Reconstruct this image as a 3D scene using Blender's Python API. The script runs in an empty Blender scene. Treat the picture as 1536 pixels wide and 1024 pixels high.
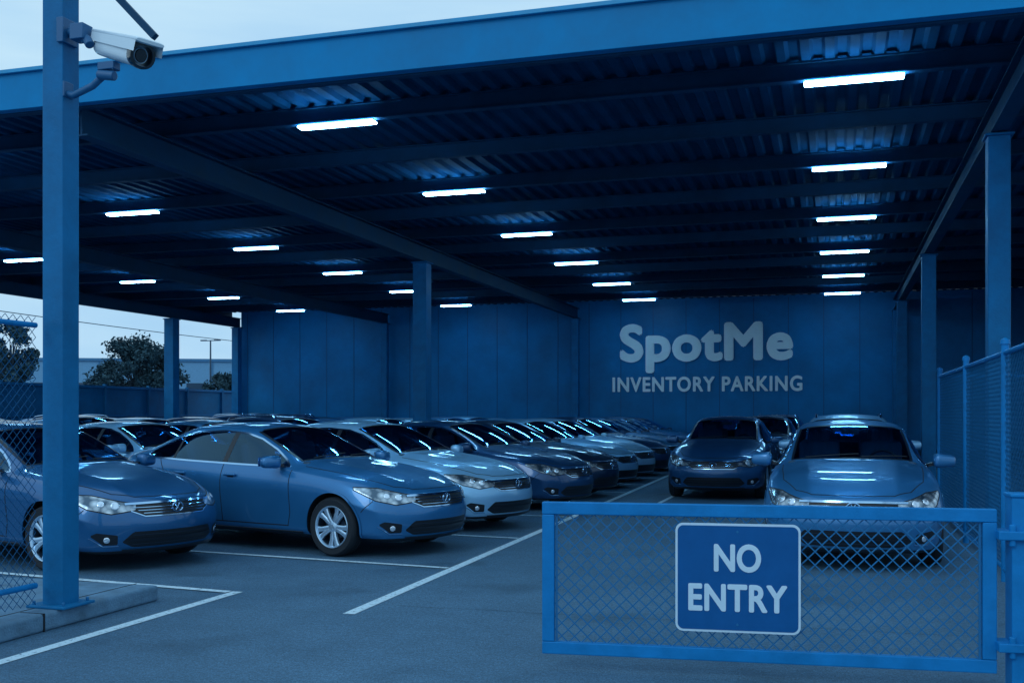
import bpy, bmesh, math, random
import numpy as np
from mathutils import Vector, Matrix
from mathutils.bvhtree import BVHTree
random.seed(7)
R = math.radians
scene = bpy.context.scene
COL = scene.collection

# ------------------------------------------------------------ materials
def new_mat(name):
    m = bpy.data.materials.new(name); m.use_nodes = True
    nt = m.node_tree
    b = nt.nodes['Principled BSDF']
    return m, nt, b

def simple(name, col, rough=0.5, metal=0.0, coat=0.0, noise=0.0, nscale=6.0, bump=0.0, bscale=60.0, emit=None, estr=0.0, spec=0.5):
    m, nt, b = new_mat(name)
    b.inputs['Base Color'].default_value = (*col, 1)
    b.inputs['Roughness'].default_value = rough
    b.inputs['Metallic'].default_value = metal
    b.inputs['Coat Weight'].default_value = coat
    b.inputs['Coat Roughness'].default_value = 0.05
    b.inputs['Specular IOR Level'].default_value = spec
    tc = nt.nodes.new('ShaderNodeTexCoord')
    if noise > 0:
        n = nt.nodes.new('ShaderNodeTexNoise'); n.inputs['Scale'].default_value = nscale
        n.inputs['Detail'].default_value = 6; n.inputs['Roughness'].default_value = 0.65
        nt.links.new(tc.outputs['Object'], n.inputs['Vector'])
        mr = nt.nodes.new('ShaderNodeMapRange')
        mr.inputs[1].default_value = 0.3; mr.inputs[2].default_value = 0.7
        mr.inputs[3].default_value = 1 - noise; mr.inputs[4].default_value = 1 + noise
        nt.links.new(n.outputs['Fac'], mr.inputs[0])
        mx = nt.nodes.new('ShaderNodeVectorMath'); mx.operation = 'SCALE'
        mx.inputs[0].default_value = col
        nt.links.new(mr.outputs[0], mx.inputs['Scale'])
        nt.links.new(mx.outputs[0], b.inputs['Base Color'])
        mr2 = nt.nodes.new('ShaderNodeMapRange')
        mr2.inputs[1].default_value = 0.3; mr2.inputs[2].default_value = 0.7
        mr2.inputs[3].default_value = max(0.02, rough - 0.1); mr2.inputs[4].default_value = min(1, rough + 0.1)
        nt.links.new(n.outputs['Fac'], mr2.inputs[0])
        nt.links.new(mr2.outputs[0], b.inputs['Roughness'])
    if bump > 0:
        n2 = nt.nodes.new('ShaderNodeTexNoise'); n2.inputs['Scale'].default_value = bscale; n2.inputs['Detail'].default_value = 4
        nt.links.new(tc.outputs['Object'], n2.inputs['Vector'])
        bp = nt.nodes.new('ShaderNodeBump'); bp.inputs['Strength'].default_value = bump; bp.inputs['Distance'].default_value = 0.01
        nt.links.new(n2.outputs['Fac'], bp.inputs['Height'])
        nt.links.new(bp.outputs[0], b.inputs['Normal'])
    if emit:
        b.inputs['Emission Color'].default_value = (*emit, 1)
        b.inputs['Emission Strength'].default_value = estr
    return m

M = {}
M['steel'] = simple('painted_steel', (0.004, 0.145, 0.34), 0.5, 0.0, 0.0, noise=0.2, nscale=3, bump=0.2, bscale=40, spec=.2)
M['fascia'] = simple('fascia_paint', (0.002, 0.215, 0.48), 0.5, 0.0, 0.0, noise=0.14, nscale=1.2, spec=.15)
M['fascia_cap'] = simple('fascia_cap_paint', (0.03, 0.31, 0.58), 0.4, noise=0.1, spec=.3)
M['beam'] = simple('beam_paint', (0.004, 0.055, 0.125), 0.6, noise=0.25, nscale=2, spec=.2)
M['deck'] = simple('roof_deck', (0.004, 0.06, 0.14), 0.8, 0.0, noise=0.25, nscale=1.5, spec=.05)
M['wallp'] = simple('wall_panel', (0.004, 0.18, 0.42), 0.5, 0.0, noise=0.22, nscale=0.8, spec=.22)
M['wallgap'] = simple('panel_joint', (0.003, 0.10, 0.24), 0.7)
M['gate'] = simple('gate_paint', (0.004, 0.19, 0.49), 0.45, 0.0, 0.0, noise=0.18, nscale=5, bump=0.15, spec=.2)
M['wire'] = simple('wire_galv', (0.010, 0.15, 0.35), 0.5, 0.0, spec=.3)
M['wirefar'] = simple('wire_coated', (0.006, 0.09, 0.22), 0.6, 0.0, spec=.15)
M['white'] = simple('white_lettering', (0.90, 0.96, 1.0), 0.6, noise=0.03)
M['signwhite'] = simple('sign_white', (0.55, 0.73, 0.86), 0.6, noise=0.05)
M['signblue'] = simple('sign_blue', (0.002, 0.095, 0.30), 0.5, noise=0.08, nscale=8, spec=.2)
M['concrete'] = simple('kerb_concrete', (0.10, 0.21, 0.32), 0.85, noise=0.3, nscale=5, bump=0.6, bscale=60)
M['lampcase'] = simple('lamp_case', (0.3, 0.5, 0.7), 0.5)
M['tube'] = simple('lamp_tube', (0.8, 0.9, 1.0), 0.5, emit=(0.25, 0.64, 1.0), estr=46.0)
M['black'] = simple('black_trim', (0.005, 0.011, 0.022), 0.35)
M['seam'] = simple('seam_dark', (0.003, 0.008, 0.015), 0.7)
M['rubber'] = simple('tire_rubber', (0.006, 0.013, 0.022), 0.75, bump=0.3, bscale=90)
M['rim'] = simple('alloy', (0.50, 0.70, 0.88), 0.28, 0.7)
M['rimdark'] = simple('alloy_dark', (0.02, 0.04, 0.07), 0.5, 0.5)
M['chrome'] = simple('chrome', (0.42, 0.64, 0.86), 0.14, 1.0)
M['seat'] = simple('seat_cloth', (0.02, 0.06, 0.11), 0.8)
M['camwhite'] = simple('cctv_white', (0.66, 0.78, 0.86), 0.35, 0, 0.3)
M['cammetal'] = simple('cctv_bracket', (0.012, 0.11, 0.26), 0.4, 0.0)
M['lens'] = simple('cctv_lens', (0.003, 0.006, 0.01), 0.05, 0, 1.0)
M['bark'] = simple('bark', (0.02, 0.04, 0.06), 0.9)
M['bldg'] = simple('warehouse_cladding', (0.05, 0.19, 0.36), 0.7, noise=0.15)
M['bldg2'] = simple('warehouse_cladding_pale', (0.14, 0.33, 0.52), 0.7, noise=0.1)
M['bldgdark'] = simple('warehouse_window', (0.02, 0.06, 0.11), 0.2)
M['boundary'] = simple('boundary_fence_paint', (0.006, 0.13, 0.29), 0.6, noise=0.2, nscale=2, spec=.2)
M['lampglass'] = simple('projector', (0.75, 0.88, 1.0), 0.06, 0.6, 1.0)

def leaf_mat():
    m, nt, b = new_mat('foliage')
    oi = nt.nodes.new('ShaderNodeNewGeometry')
    cr = nt.nodes.new('ShaderNodeValToRGB')
    cr.color_ramp.elements[0].color = (0.008, 0.03, 0.045, 1)
    cr.color_ramp.elements[1].color = (0.04, 0.10, 0.13, 1)
    nt.links.new(oi.outputs['Random Per Island'], cr.inputs[0])
    nt.links.new(cr.outputs[0], b.inputs['Base Color'])
    b.inputs['Roughness'].default_value = 0.7; b.inputs['Specular IOR Level'].default_value = .2
    return m
M['leaf'] = leaf_mat()

def asphalt():
    m, nt, b = new_mat('asphalt')
    tc = nt.nodes.new('ShaderNodeTexCoord')
    def noise(s, d=6, r=0.6):
        n = nt.nodes.new('ShaderNodeTexNoise'); n.inputs['Scale'].default_value = s
        n.inputs['Detail'].default_value = d; n.inputs['Roughness'].default_value = r
        nt.links.new(tc.outputs['Object'], n.inputs['Vector']); return n
    n1 = noise(0.45, 8, 0.65); n2 = noise(90, 3, 0.8); n3 = noise(3.0, 6, 0.7); n5 = noise(30, 4, .7)
    cr = nt.nodes.new('ShaderNodeValToRGB')
    cr.color_ramp.elements[0].position = 0.3; cr.color_ramp.elements[0].color = (0.046, 0.112, 0.185, 1)
    cr.color_ramp.elements[1].position = 0.72; cr.color_ramp.elements[1].color = (0.078, 0.17, 0.265, 1)
    nt.links.new(n1.outputs['Fac'], cr.inputs[0])
    def mul(a, n, lo, hi, f0=0.3, f1=0.7):
        mr = nt.nodes.new('ShaderNodeMapRange'); mr.inputs[1].default_value = f0; mr.inputs[2].default_value = f1
        mr.inputs[3].default_value = lo; mr.inputs[4].default_value = hi
        nt.links.new(n.outputs['Fac'], mr.inputs[0])
        v = nt.nodes.new('ShaderNodeVectorMath'); v.operation = 'SCALE'
        nt.links.new(a, v.inputs[0]); nt.links.new(mr.outputs[0], v.inputs['Scale'])
        return v.outputs[0]
    c = mul(cr.outputs[0], n2, 0.35, 1.85)
    c = mul(c, n5, 0.7, 1.32)
    c = mul(c, n3, 0.88, 1.12)
    n4 = noise(0.9, 3, 0.5)
    c = mul(c, n4, 0.82, 1.0, 0.32, 0.42)
    nt.links.new(c, b.inputs['Base Color'])
    mr = nt.nodes.new('ShaderNodeMapRange'); mr.inputs[1].default_value = 0.3; mr.inputs[2].default_value = 0.7
    mr.inputs[3].default_value = 0.5; mr.inputs[4].default_value = 0.75
    nt.links.new(n1.outputs['Fac'], mr.inputs[0]); nt.links.new(mr.outputs[0], b.inputs['Roughness'])
    b.inputs['Specular IOR Level'].default_value = .35
    bp = nt.nodes.new('ShaderNodeBump'); bp.inputs['Strength'].default_value = 0.7; bp.inputs['Distance'].default_value = 0.01
    nt.links.new(n2.outputs['Fac'], bp.inputs['Height']); nt.links.new(bp.outputs[0], b.inputs['Normal'])
    return m
M['asphalt'] = asphalt()

def paintline():
    m, nt, b = new_mat('line_paint')
    tc = nt.nodes.new('ShaderNodeTexCoord')
    n = nt.nodes.new('ShaderNodeTexNoise'); n.inputs['Scale'].default_value = 25; n.inputs['Detail'].default_value = 8; n.inputs['Roughness'].default_value = 0.75
    nt.links.new(tc.outputs['Object'], n.inputs['Vector'])
    cr = nt.nodes.new('ShaderNodeValToRGB')
    cr.color_ramp.elements[0].position = 0.36; cr.color_ramp.elements[0].color = (0.16, 0.27, 0.37, 1)
    cr.color_ramp.elements[1].position = 0.47; cr.color_ramp.elements[1].color = (0.60, 0.78, 0.88, 1)
    nt.links.new(n.outputs['Fac'], cr.inputs[0]); nt.links.new(cr.outputs[0], b.inputs['Base Color'])
    b.inputs['Roughness'].default_value = 0.7
    return m
M['line'] = paintline()

def add_paint(nt, b):
    oi = nt.nodes.new('ShaderNodeObjectInfo')
    nt.links.new(oi.outputs['Color'], b.inputs['Base Color'])
    b.inputs['Metallic'].default_value = 0.45
    b.inputs['Coat Weight'].default_value = 0.75
    b.inputs['Coat Roughness'].default_value = 0.05
    b.inputs['Coat Tint'].default_value = (.7, .88, 1, 1)
    tc = nt.nodes.new('ShaderNodeTexCoord')
    n = nt.nodes.new('ShaderNodeTexNoise'); n.inputs['Scale'].default_value = 3; n.inputs['Detail'].default_value = 6
    nt.links.new(tc.outputs['Object'], n.inputs['Vector'])
    mr = nt.nodes.new('ShaderNodeMapRange'); mr.inputs[1].default_value = 0.35; mr.inputs[2].default_value = 0.65
    mr.inputs[3].default_value = 0.32; mr.inputs[4].default_value = 0.44
    nt.links.new(n.outputs['Fac'], mr.inputs[0]); nt.links.new(mr.outputs[0], b.inputs['Roughness'])

def paint_mat():
    m, nt, b = new_mat('car_paint'); add_paint(nt, b); return m
M['paint'] = paint_mat()

def body_mat():
    m, nt, b = new_mat('car_body_shell'); add_paint(nt, b)
    out = nt.nodes['Material Output']
    def attr(name):
        a = nt.nodes.new('ShaderNodeAttribute'); a.attribute_name = name
        g = nt.nodes.new('ShaderNodeMath'); g.operation = 'GREATER_THAN'; g.inputs[1].default_value = 0.0
        nt.links.new(a.outputs['Fac'], g.inputs[0]); return g.outputs[0]
    def prin(col, rough, metal=0, coat=0):
        p = nt.nodes.new('ShaderNodeBsdfPrincipled')
        p.inputs['Base Color'].default_value = (*col, 1); p.inputs['Roughness'].default_value = rough
        p.inputs['Metallic'].default_value = metal; p.inputs['Coat Weight'].default_value = coat
        return p
    geo = nt.nodes.new('ShaderNodeNewGeometry')
    inner = prin((0.010, 0.035, 0.07), 0.9)
    mixb = nt.nodes.new('ShaderNodeMixShader')
    nt.links.new(geo.outputs['Backfacing'], mixb.inputs[0]); nt.links.new(b.outputs[0], mixb.inputs[1]); nt.links.new(inner.outputs[0], mixb.inputs[2])
    cur = mixb.outputs[0]
    def over(cur, fac, sh):
        mx = nt.nodes.new('ShaderNodeMixShader'); nt.links.new(fac, mx.inputs[0]); nt.links.new(cur, mx.inputs[1]); nt.links.new(sh, mx.inputs[2])
        return mx.outputs[0]
    cur = over(cur, attr('m_black'), prin((0.005, 0.01, 0.018), 0.4).outputs[0])
    tc = nt.nodes.new('ShaderNodeTexCoord')
    vo = nt.nodes.new('ShaderNodeTexVoronoi'); vo.inputs['Scale'].default_value = 13
    nt.links.new(tc.outputs['Object'], vo.inputs['Vector'])
    cr = nt.nodes.new('ShaderNodeValToRGB')
    cr.color_ramp.elements[0].position = 0.0; cr.color_ramp.elements[0].color = (0.8, 0.92, 1, 1)
    cr.color_ramp.elements[1].position = 0.75; cr.color_ramp.elements[1].color = (0.06, 0.12, 0.18, 1)
    nt.links.new(vo.outputs['Distance'], cr.inputs[0])
    hl = prin((0.5, 0.6, 0.7), 0.2, 0.7, 1.0); nt.links.new(cr.outputs[0], hl.inputs['Base Color'])
    cur = over(cur, attr('m_lamp'), hl.outputs[0])
    cur = over(cur, attr('m_tail'), prin((0.10, 0.02, 0.05), 0.15, 0, 1.0).outputs[0])
    tr = nt.nodes.new('ShaderNodeBsdfTransparent'); tr.inputs[0].default_value = (0.20, 0.44, 0.62, 1)
    gl = nt.nodes.new('ShaderNodeBsdfGlossy'); gl.inputs['Roughness'].default_value = 0.03; gl.inputs[0].default_value = (0.38, 0.72, 1, 1)
    lw = nt.nodes.new('ShaderNodeLayerWeight'); lw.inputs[0].default_value = .5
    pw_ = nt.nodes.new('ShaderNodeMath'); pw_.operation = 'POWER'; pw_.inputs[1].default_value = 3.5
    nt.links.new(lw.outputs['Facing'], pw_.inputs[0])
    ad = nt.nodes.new('ShaderNodeMath'); ad.operation = 'MULTIPLY_ADD'; ad.inputs[1].default_value = .85; ad.inputs[2].default_value = 0.09; ad.use_clamp = True
    nt.links.new(pw_.outputs[0], ad.inputs[0])
    g = nt.nodes.new('ShaderNodeMixShader'); nt.links.new(ad.outputs[0], g.inputs[0]); nt.links.new(tr.outputs[0], g.inputs[1]); nt.links.new(gl.outputs[0], g.inputs[2])
    cur = over(cur, attr('m_glass'), g.outputs[0])
    nt.links.new(cur, out.inputs['Surface'])
    return m
M['body'] = body_mat()

# ------------------------------------------------------------ mesh helpers
class MB:
    def __init__(s): s.v = []; s.f = []; s.m = []; s.mats = []
    def mi(s, mat):
        if mat not in s.mats: s.mats.append(mat)
        return s.mats.index(mat)
    def add(s, vs, fs, mat):
        o = len(s.v); s.v += [tuple(x) for x in vs]; k = s.mi(mat)
        for f in fs: s.f.append(tuple(i + o for i in f)); s.m.append(k)
    def box(s, c, size, mat, mtx=None, taper=1.0):
        x, y, z = [a / 2 for a in size]
        vs = []
        for dz in (-1, 1):
            t = taper if dz > 0 else 1
            for dx, dy in ((-1, -1), (1, -1), (1, 1), (-1, 1)):
                vs.append(Vector((dx * x * t, dy * y * t, dz * z)))
        if mtx is not None: vs = [mtx @ v for v in vs]
        vs = [v + Vector(c) for v in vs]
        s.add(vs, [(3, 2, 1, 0), (4, 5, 6, 7), (0, 1, 5, 4), (1, 2, 6, 5), (2, 3, 7, 6), (3, 0, 4, 7)], mat)
    def bar(s, a, b, w, h, mat, up=(0, 0, 1)):
        a = Vector(a); b = Vector(b); d = (b - a); L = d.length; d.normalize()
        u = Vector(up)
        if abs(d.dot(u)) > 0.99: u = Vector((0, 1, 0))
        r = d.cross(u).normalized(); u = r.cross(d).normalized()
        vs = []
        for p in (a, b):
            for i, j in ((-1, -1), (1, -1), (1, 1), (-1, 1)):
                vs.append(p + r * (i * w / 2) + u * (j * h / 2))
        s.add(vs, [(0, 1, 2, 3), (7, 6, 5, 4), (1, 0, 4, 5), (2, 1, 5, 6), (3, 2, 6, 7), (0, 3, 7, 4)], mat)
    def tube(s, pts, r, mat, n=10, caps=True):
        pts = [Vector(p) for p in pts]
        rs = r if isinstance(r, (list, tuple)) else [r] * len(pts)
        vs = []; fs = []
        for i, p in enumerate(pts):
            d = (pts[min(i + 1, len(pts) - 1)] - pts[max(i - 1, 0)]).normalized()
            u = Vector((0, 0, 1)) if abs(d.z) < 0.95 else Vector((0, 1, 0))
            a = d.cross(u).normalized(); b = a.cross(d).normalized()
            for k in range(n):
                t = 2 * math.pi * k / n
                vs.append(p + (a * math.cos(t) + b * math.sin(t)) * rs[i])
        for i in range(len(pts) - 1):
            for k in range(n):
                fs.append((i * n + k, i * n + (k + 1) % n, (i + 1) * n + (k + 1) % n, (i + 1) * n + k))
        if caps:
            fs.append(tuple(reversed(range(n)))); fs.append(tuple((len(pts) - 1) * n + k for k in range(n)))
        s.add(vs, fs, mat)
    def lathe_y(s, prof, mat, n=48, c=(0, 0, 0), closed=False):
        vs = []; fs = []
        for k in range(n):
            t = 2 * math.pi * k / n
            for (r, y) in prof: vs.append((c[0] + r * math.cos(t), c[1] + y, c[2] + r * math.sin(t)))
        m = len(prof)
        for k in range(n):
            for i in range(m - 1 if not closed else m):
                a = k * m + i; b = k * m + (i + 1) % m; c2 = ((k + 1) % n) * m + (i + 1) % m; d = ((k + 1) % n) * m + i
                fs.append((a, b, c2, d))
        s.add(vs, fs, mat)
    def mesh(s, name, smooth=None):
        me = bpy.data.meshes.new(name)
        me.from_pydata(s.v, [], s.f)
        for k in s.mats: me.materials.append(M[k])
        me.polygons.foreach_set('material_index', s.m)
        if smooth:
            me.polygons.foreach_set('use_smooth', [True] * len(me.polygons))
            me.update(); me.set_sharp_from_angle(angle=R(smooth))
        me.update(); return me

def obj(name, data, parent=None, loc=None):
    o = bpy.data.objects.new(name, data); COL.objects.link(o)
    if parent: o.parent = parent
    if loc: o.location = loc
    return o
def empty(name, loc=(0, 0, 0), rz=0):
    o = bpy.data.objects.new(name, None); o.empty_display_size = 0.3; COL.objects.link(o)
    o.location = loc; o.rotation_euler = (0, 0, rz); return o
def bevel(o, w, seg=2):
    b = o.modifiers.new('bevel', 'BEVEL'); b.width = w; b.segments = seg; b.limit_method = 'ANGLE'; b.angle_limit = R(40)
    b.harden_normals = False

def rounded_block(size, c, r, mtx=None):
    bm = bmesh.new(); bmesh.ops.create_cube(bm, size=1)
    for v in bm.verts: v.co = Vector((v.co.x * size[0], v.co.y * size[1], v.co.z * size[2]))
    bmesh.ops.bevel(bm, geom=bm.edges[:] , offset=r, segments=3, affect='EDGES', profile=0.5)
    bm.verts.index_update()
    vs = [v.co.copy() for v in bm.verts]
    if mtx is not None: vs = [mtx @ v for v in vs]
    vs = [v + Vector(c) for v in vs]
    fs = [tuple(v.index for v in f.verts) for f in bm.faces]
    bm.free(); return vs, fs

# ------------------------------------------------------------ CAR
def sdf(px, pz, poly):
    n = len(poly); d = np.full(px.shape, 1e9); ins = np.zeros(px.shape, bool)
    for i in range(n):
        ax, az = poly[i]; bx, bz = poly[(i + 1) % n]
        ex, ez = bx - ax, bz - az
        t = np.clip(((px - ax) * ex + (pz - az) * ez) / (ex * ex + ez * ez), 0, 1)
        d = np.minimum(d, np.hypot(px - ax - t * ex, pz - az - t * ez))
        c = ((az > pz) != (bz > pz))
        xi = (bx - ax) * (pz - az) / ((bz - az) if abs(bz - az) > 1e-9 else 1e-9) + ax
        ins ^= (c & (px < xi))
    return np.where(ins, d, -d)

SEDAN = dict(
 st=[ # x, zc, (y7,z7),(y6,z6),(y5,z5),(y4,z4)
 (2.36,.705,(.60,.695),(.70,.67),(.76,.635),(.79,.585)),
 (2.28,.76,(.61,.745),(.73,.72),(.80,.68),(.83,.615)),
 (2.05,.84,(.62,.82),(.76,.79),(.84,.74),(.875,.665)),
 (1.75,.905,(.63,.885),(.78,.855),(.86,.80),(.895,.72)),
 (1.40,.96,(.64,.935),(.79,.905),(.87,.85),(.905,.77)),
 (1.05,1.005,(.66,.98),(.79,.95),(.865,.895),(.905,.80)),
 (0.92,1.02,(.68,.995),(.785,.965),(.86,.91),(.905,.81)),
 (0.82,1.06,(.68,1.03),(.775,.985),(.855,.925),(.905,.82)),
 (0.45,1.245,(.65,1.205),(.755,1.06),(.85,.94),(.905,.825)),
 (0.10,1.39,(.61,1.345),(.73,1.15),(.85,.95),(.905,.83)),
 (-0.05,1.43,(.60,1.385),(.725,1.18),(.85,.955),(.905,.83)),
 (-0.40,1.465,(.595,1.415),(.72,1.19),(.85,.96),(.905,.835)),
 (-0.90,1.455,(.59,1.405),(.715,1.19),(.85,.97),(.905,.84)),
 (-1.18,1.42,(.585,1.37),(.71,1.18),(.85,.98),(.905,.845)),
 (-1.50,1.305,(.60,1.26),(.715,1.13),(.85,.99),(.905,.85)),
 (-1.85,1.155,(.64,1.12),(.745,1.07),(.84,1.0),(.90,.86)),
 (-1.97,1.115,(.66,1.09),(.75,1.055),(.83,.995),(.885,.86)),
 (-2.15,1.09,(.66,1.07),(.74,1.035),(.81,.98),(.86,.85)),
 (-2.32,1.065,(.65,1.045),(.72,1.01),(.77,.95),(.81,.83)),
 (-2.38,1.02,(.62,1.00),(.69,.965),(.74,.91),(.77,.79))],
 dlo=[(.74,.955),(.62,1.035),(.42,1.145),(.15,1.26),(-.1,1.325),(-.5,1.352),(-.9,1.338),(-1.2,1.275),(-1.48,1.17),(-1.68,1.07),(-1.62,1.025),(-.9,.995),(0,.97)],
 ws=(.86,.06), rg=(-1.24,-1.84), bp=(-.28,-1.17), wf=1.42, wr=-1.36,
 bow=[(-2.4,-.22),(-2.0,-.12),(-1.85,-.12),(-1.15,-.06),(-.4,0),(.1,.06),(.5,.10),(.92,.14),(1.2,.11),(1.5,.11),(1.8,.17),(2.1,.28),(2.4,.38)])
HATCH = dict(
 st=[
 (2.20,.78,(.60,.77),(.70,.745),(.76,.70),(.79,.64)),
 (2.12,.835,(.61,.82),(.73,.795),(.80,.75),(.835,.67)),
 (1.92,.905,(.62,.885),(.76,.855),(.84,.80),(.88,.71)),
 (1.65,.965,(.64,.945),(.79,.915),(.865,.855),(.90,.76)),
 (1.35,1.015,(.66,.99),(.80,.96),(.875,.90),(.91,.80)),
 (1.10,1.05,(.68,1.03),(.80,.995),(.87,.935),(.91,.83)),
 (1.00,1.07,(.69,1.045),(.80,1.01),(.865,.95),(.91,.84)),
 (0.90,1.11,(.69,1.08),(.79,1.03),(.86,.965),(.91,.85)),
 (0.55,1.315,(.66,1.275),(.765,1.11),(.855,.98),(.91,.855)),
 (0.22,1.475,(.63,1.425),(.74,1.21),(.855,.99),(.91,.86)),
 (0.08,1.515,(.62,1.465),(.735,1.24),(.855,.995),(.91,.86)),
 (-0.40,1.56,(.615,1.505),(.73,1.26),(.855,1.0),(.91,.865)),
 (-0.95,1.555,(.61,1.50),(.73,1.26),(.855,1.01),(.91,.87)),
 (-1.40,1.52,(.605,1.465),(.725,1.25),(.855,1.02),(.91,.875)),
 (-1.72,1.46,(.60,1.41),(.72,1.235),(.85,1.03),(.905,.88)),
 (-1.92,1.33,(.60,1.29),(.72,1.19),(.84,1.03),(.90,.88)),
 (-2.08,1.16,(.63,1.13),(.73,1.10),(.82,1.02),(.88,.88)),
 (-2.15,1.10,(.65,1.07),(.73,1.045),(.81,.99),(.86,.87)),
 (-2.22,1.04,(.65,1.02),(.72,.995),(.78,.95),(.82,.85)),
 (-2.26,1.00,(.62,.98),(.69,.955),(.74,.91),(.78,.82))],
 dlo=[(.82,.995),(.70,1.08),(.50,1.205),(.24,1.335),(.0,1.40),(-.5,1.435),(-1.0,1.425),(-1.4,1.385),(-1.68,1.30),(-1.80,1.20),(-1.75,1.07),(-.9,1.03),(0,1.005)],
 ws=(.95,.18), rg=(-1.76,-2.07), bp=(-.22,-1.15), wf=1.33, wr=-1.32,
 bow=[(-2.3,-.16),(-1.85,-.10),(-1.15,-.04),(-.4,0),(.1,.06),(.5,.10),(1.0,.14),(1.3,.11),(1.6,.14),(1.9,.26),(2.25,.36)])

def build_car(tag, C):
    st = C['st']; nx = len(st); xf = st[0][0]; xr = st[-1][0]
    bx = [b[0] for b in C['bow']]; bv = [b[1] for b in C['bow']]
    bow = lambda x: np.interp(x, bx, bv)
    lift = 0.05 if tag == 'hatch' else 0.0
    def rows(i):
        s = st[i]; x = s[0]
        e = np.interp(x, [xr, xr + .1, xr + .4, xf - .32, xf - .08, xf], [.87, .915, .985, .985, .935, .885])
        z4 = s[5][1]
        z3 = min(.69 + lift, z4 - .085)
        lo = [(.80 * e, .18 + lift), (.872 * e, .265 + lift), (.885 * e, .42 + lift), (.916 * e, z3)]
        if x < -1.8: lo[0] = (.78 * e, .24 + lift); lo[1] = (.85 * e, .32 + lift)
        return lo + [s[5], s[4], s[3], s[2]]
    cols = [-1, -.72, -.36, 0, .36, .72, 1]; ny = 7; nz = 8
    verts = {}; vl = []
    def zprof(x, z):
        d = 0
        if x > xf - .5: 
            t = np.clip((x - (xf - .5)) / .5, 0, 1)
            d -= t * (.10 * max(0, (z - (.48 + lift)) / .25) ** 1.5 + .07 * max(0, (.36 - z) / .18))
        if x < xr + .3:
            t = np.clip(((xr + .3) - x) / .3, 0, 1)
            d += t * (.06 * max(0, (z - .7) / .3) + .06 * max(0, (.4 - z) / .2))
        return d
    def vid(i, j, k):
        key = (i, j, k)
        if key in verts: return verts[key]
        rw = rows(i); x = st[i][0]
        a = cols[j]
        if k == nz - 1:
            y = rw[7][0] * a; z = rw[7][1] + (st[i][1] - rw[7][1]) * (1 - a * a)
            if x > C['ws'][0] + .05 and x < xf - .02 and abs(a) == .72: z += .014
        elif k == 0:
            y = rw[0][0] * a; z = rw[0][1]
        else:
            y = rw[k][0] * a; z = rw[k][1] + (st[i][1] - rw[7][1]) * (1 - a * a) * (k / 7) ** 3
        xx = x - bow(x) * (abs(y) / .85) ** 2.3 + zprof(x, z)
        verts[key] = len(vl); vl.append((xx, y, z)); return verts[key]
    fs = []
    for i in range(nx - 1):
        for j in range(ny - 1):
            fs.append((vid(i, j, 7), vid(i + 1, j, 7), vid(i + 1, j + 1, 7), vid(i, j + 1, 7)))
            fs.append((vid(i, j, 0), vid(i, j + 1, 0), vid(i + 1, j + 1, 0), vid(i + 1, j, 0)))
        for k in range(nz - 1):
            fs.append((vid(i, 0, k), vid(i + 1, 0, k), vid(i + 1, 0, k + 1), vid(i, 0, k + 1)))
            fs.append((vid(i, 6, k), vid(i, 6, k + 1), vid(i + 1, 6, k + 1), vid(i + 1, 6, k)))
    for j in range(ny - 1):
        for k in range(nz - 1):
            fs.append((vid(0, j, k), vid(0, j, k + 1), vid(0, j + 1, k + 1), vid(0, j + 1, k)))
            fs.append((vid(nx - 1, j, k), vid(nx - 1, j + 1, k), vid(nx - 1, j + 1, k + 1), vid(nx - 1, j, k + 1)))
    me = bpy.data.meshes.new('cage'); me.from_pydata(vl, [], fs)
    bm = bmesh.new(); bm.from_mesh(me); bmesh.ops.recalc_face_normals(bm, faces=bm.faces[:])
    cl = bm.edges.layers.float.new('crease_edge')
    bm.verts.ensure_lookup_table()
    inv = {v: k for k, v in verts.items()}
    for e in bm.edges:
        a = inv[e.verts[0].index]; b = inv[e.verts[1].index]
        if a[1] == b[1] and a[2] == b[2] and a[1] in (0, 6):
            if a[2] == 3: e[cl] = .7
            if a[2] == 5: e[cl] = .35
            if a[2] == 1: e[cl] = .4
        if a[1] == b[1] and a[2] == b[2] == 7 and a[1] in (1, 5) and st[a[0]][0] > C['ws'][0] + .03 and st[b[0]][0] > C['ws'][0] + .03: e[cl] = .5
    bm.to_mesh(me); bm.free()
    me.materials.append(M['body']); me.materials.append(M['seam'])
    tmp = bpy.data.objects.new('tmp', me); COL.objects.link(tmp)
    ss = tmp.modifiers.new('s', 'SUBSURF'); ss.levels = 3; ss.render_levels = 3
    cut = []
    for wx in (C['wf'], C['wr']):
        for sy in (-1, 1):
            b = MB(); n = 56; Rr = .372; cz = .325
            vs = []
            for y in (sy * .60, sy * 1.2):
                for k in range(n):
                    t = 2 * math.pi * k / n
                    vs.append((wx + Rr * math.cos(t), y, cz + Rr * math.sin(t)))
            f2 = [(k, (k + 1) % n, n + (k + 1) % n, n + k) for k in range(n)] + [tuple(reversed(range(n))), tuple(range(n, 2 * n))]
            b.add(vs, f2, 'seam'); cm = b.mesh('c')
            bmm = bmesh.new(); bmm.from_mesh(cm); bmesh.ops.recalc_face_normals(bmm, faces=bmm.faces[:]); bmm.to_mesh(cm); bmm.free()
            co = bpy.data.objects.new('cut', cm); COL.objects.link(co); cut.append(co)
            bo = tmp.modifiers.new('b', 'BOOLEAN'); bo.object = co; bo.operation = 'DIFFERENCE'; bo.solver = 'EXACT'
            bo.material_mode = 'TRANSFER'
    dg = bpy.context.evaluated_depsgraph_get(); dg.update()
    res = bpy.data.meshes.new_from_object(tmp.evaluated_get(dg))
    res.name = tag + '_shell'
    for o in cut + [tmp]: bpy.data.objects.remove(o)
    res.polygons.foreach_set('use_smooth', [True] * len(res.polygons)); res.set_sharp_from_angle(angle=R(38))
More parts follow.
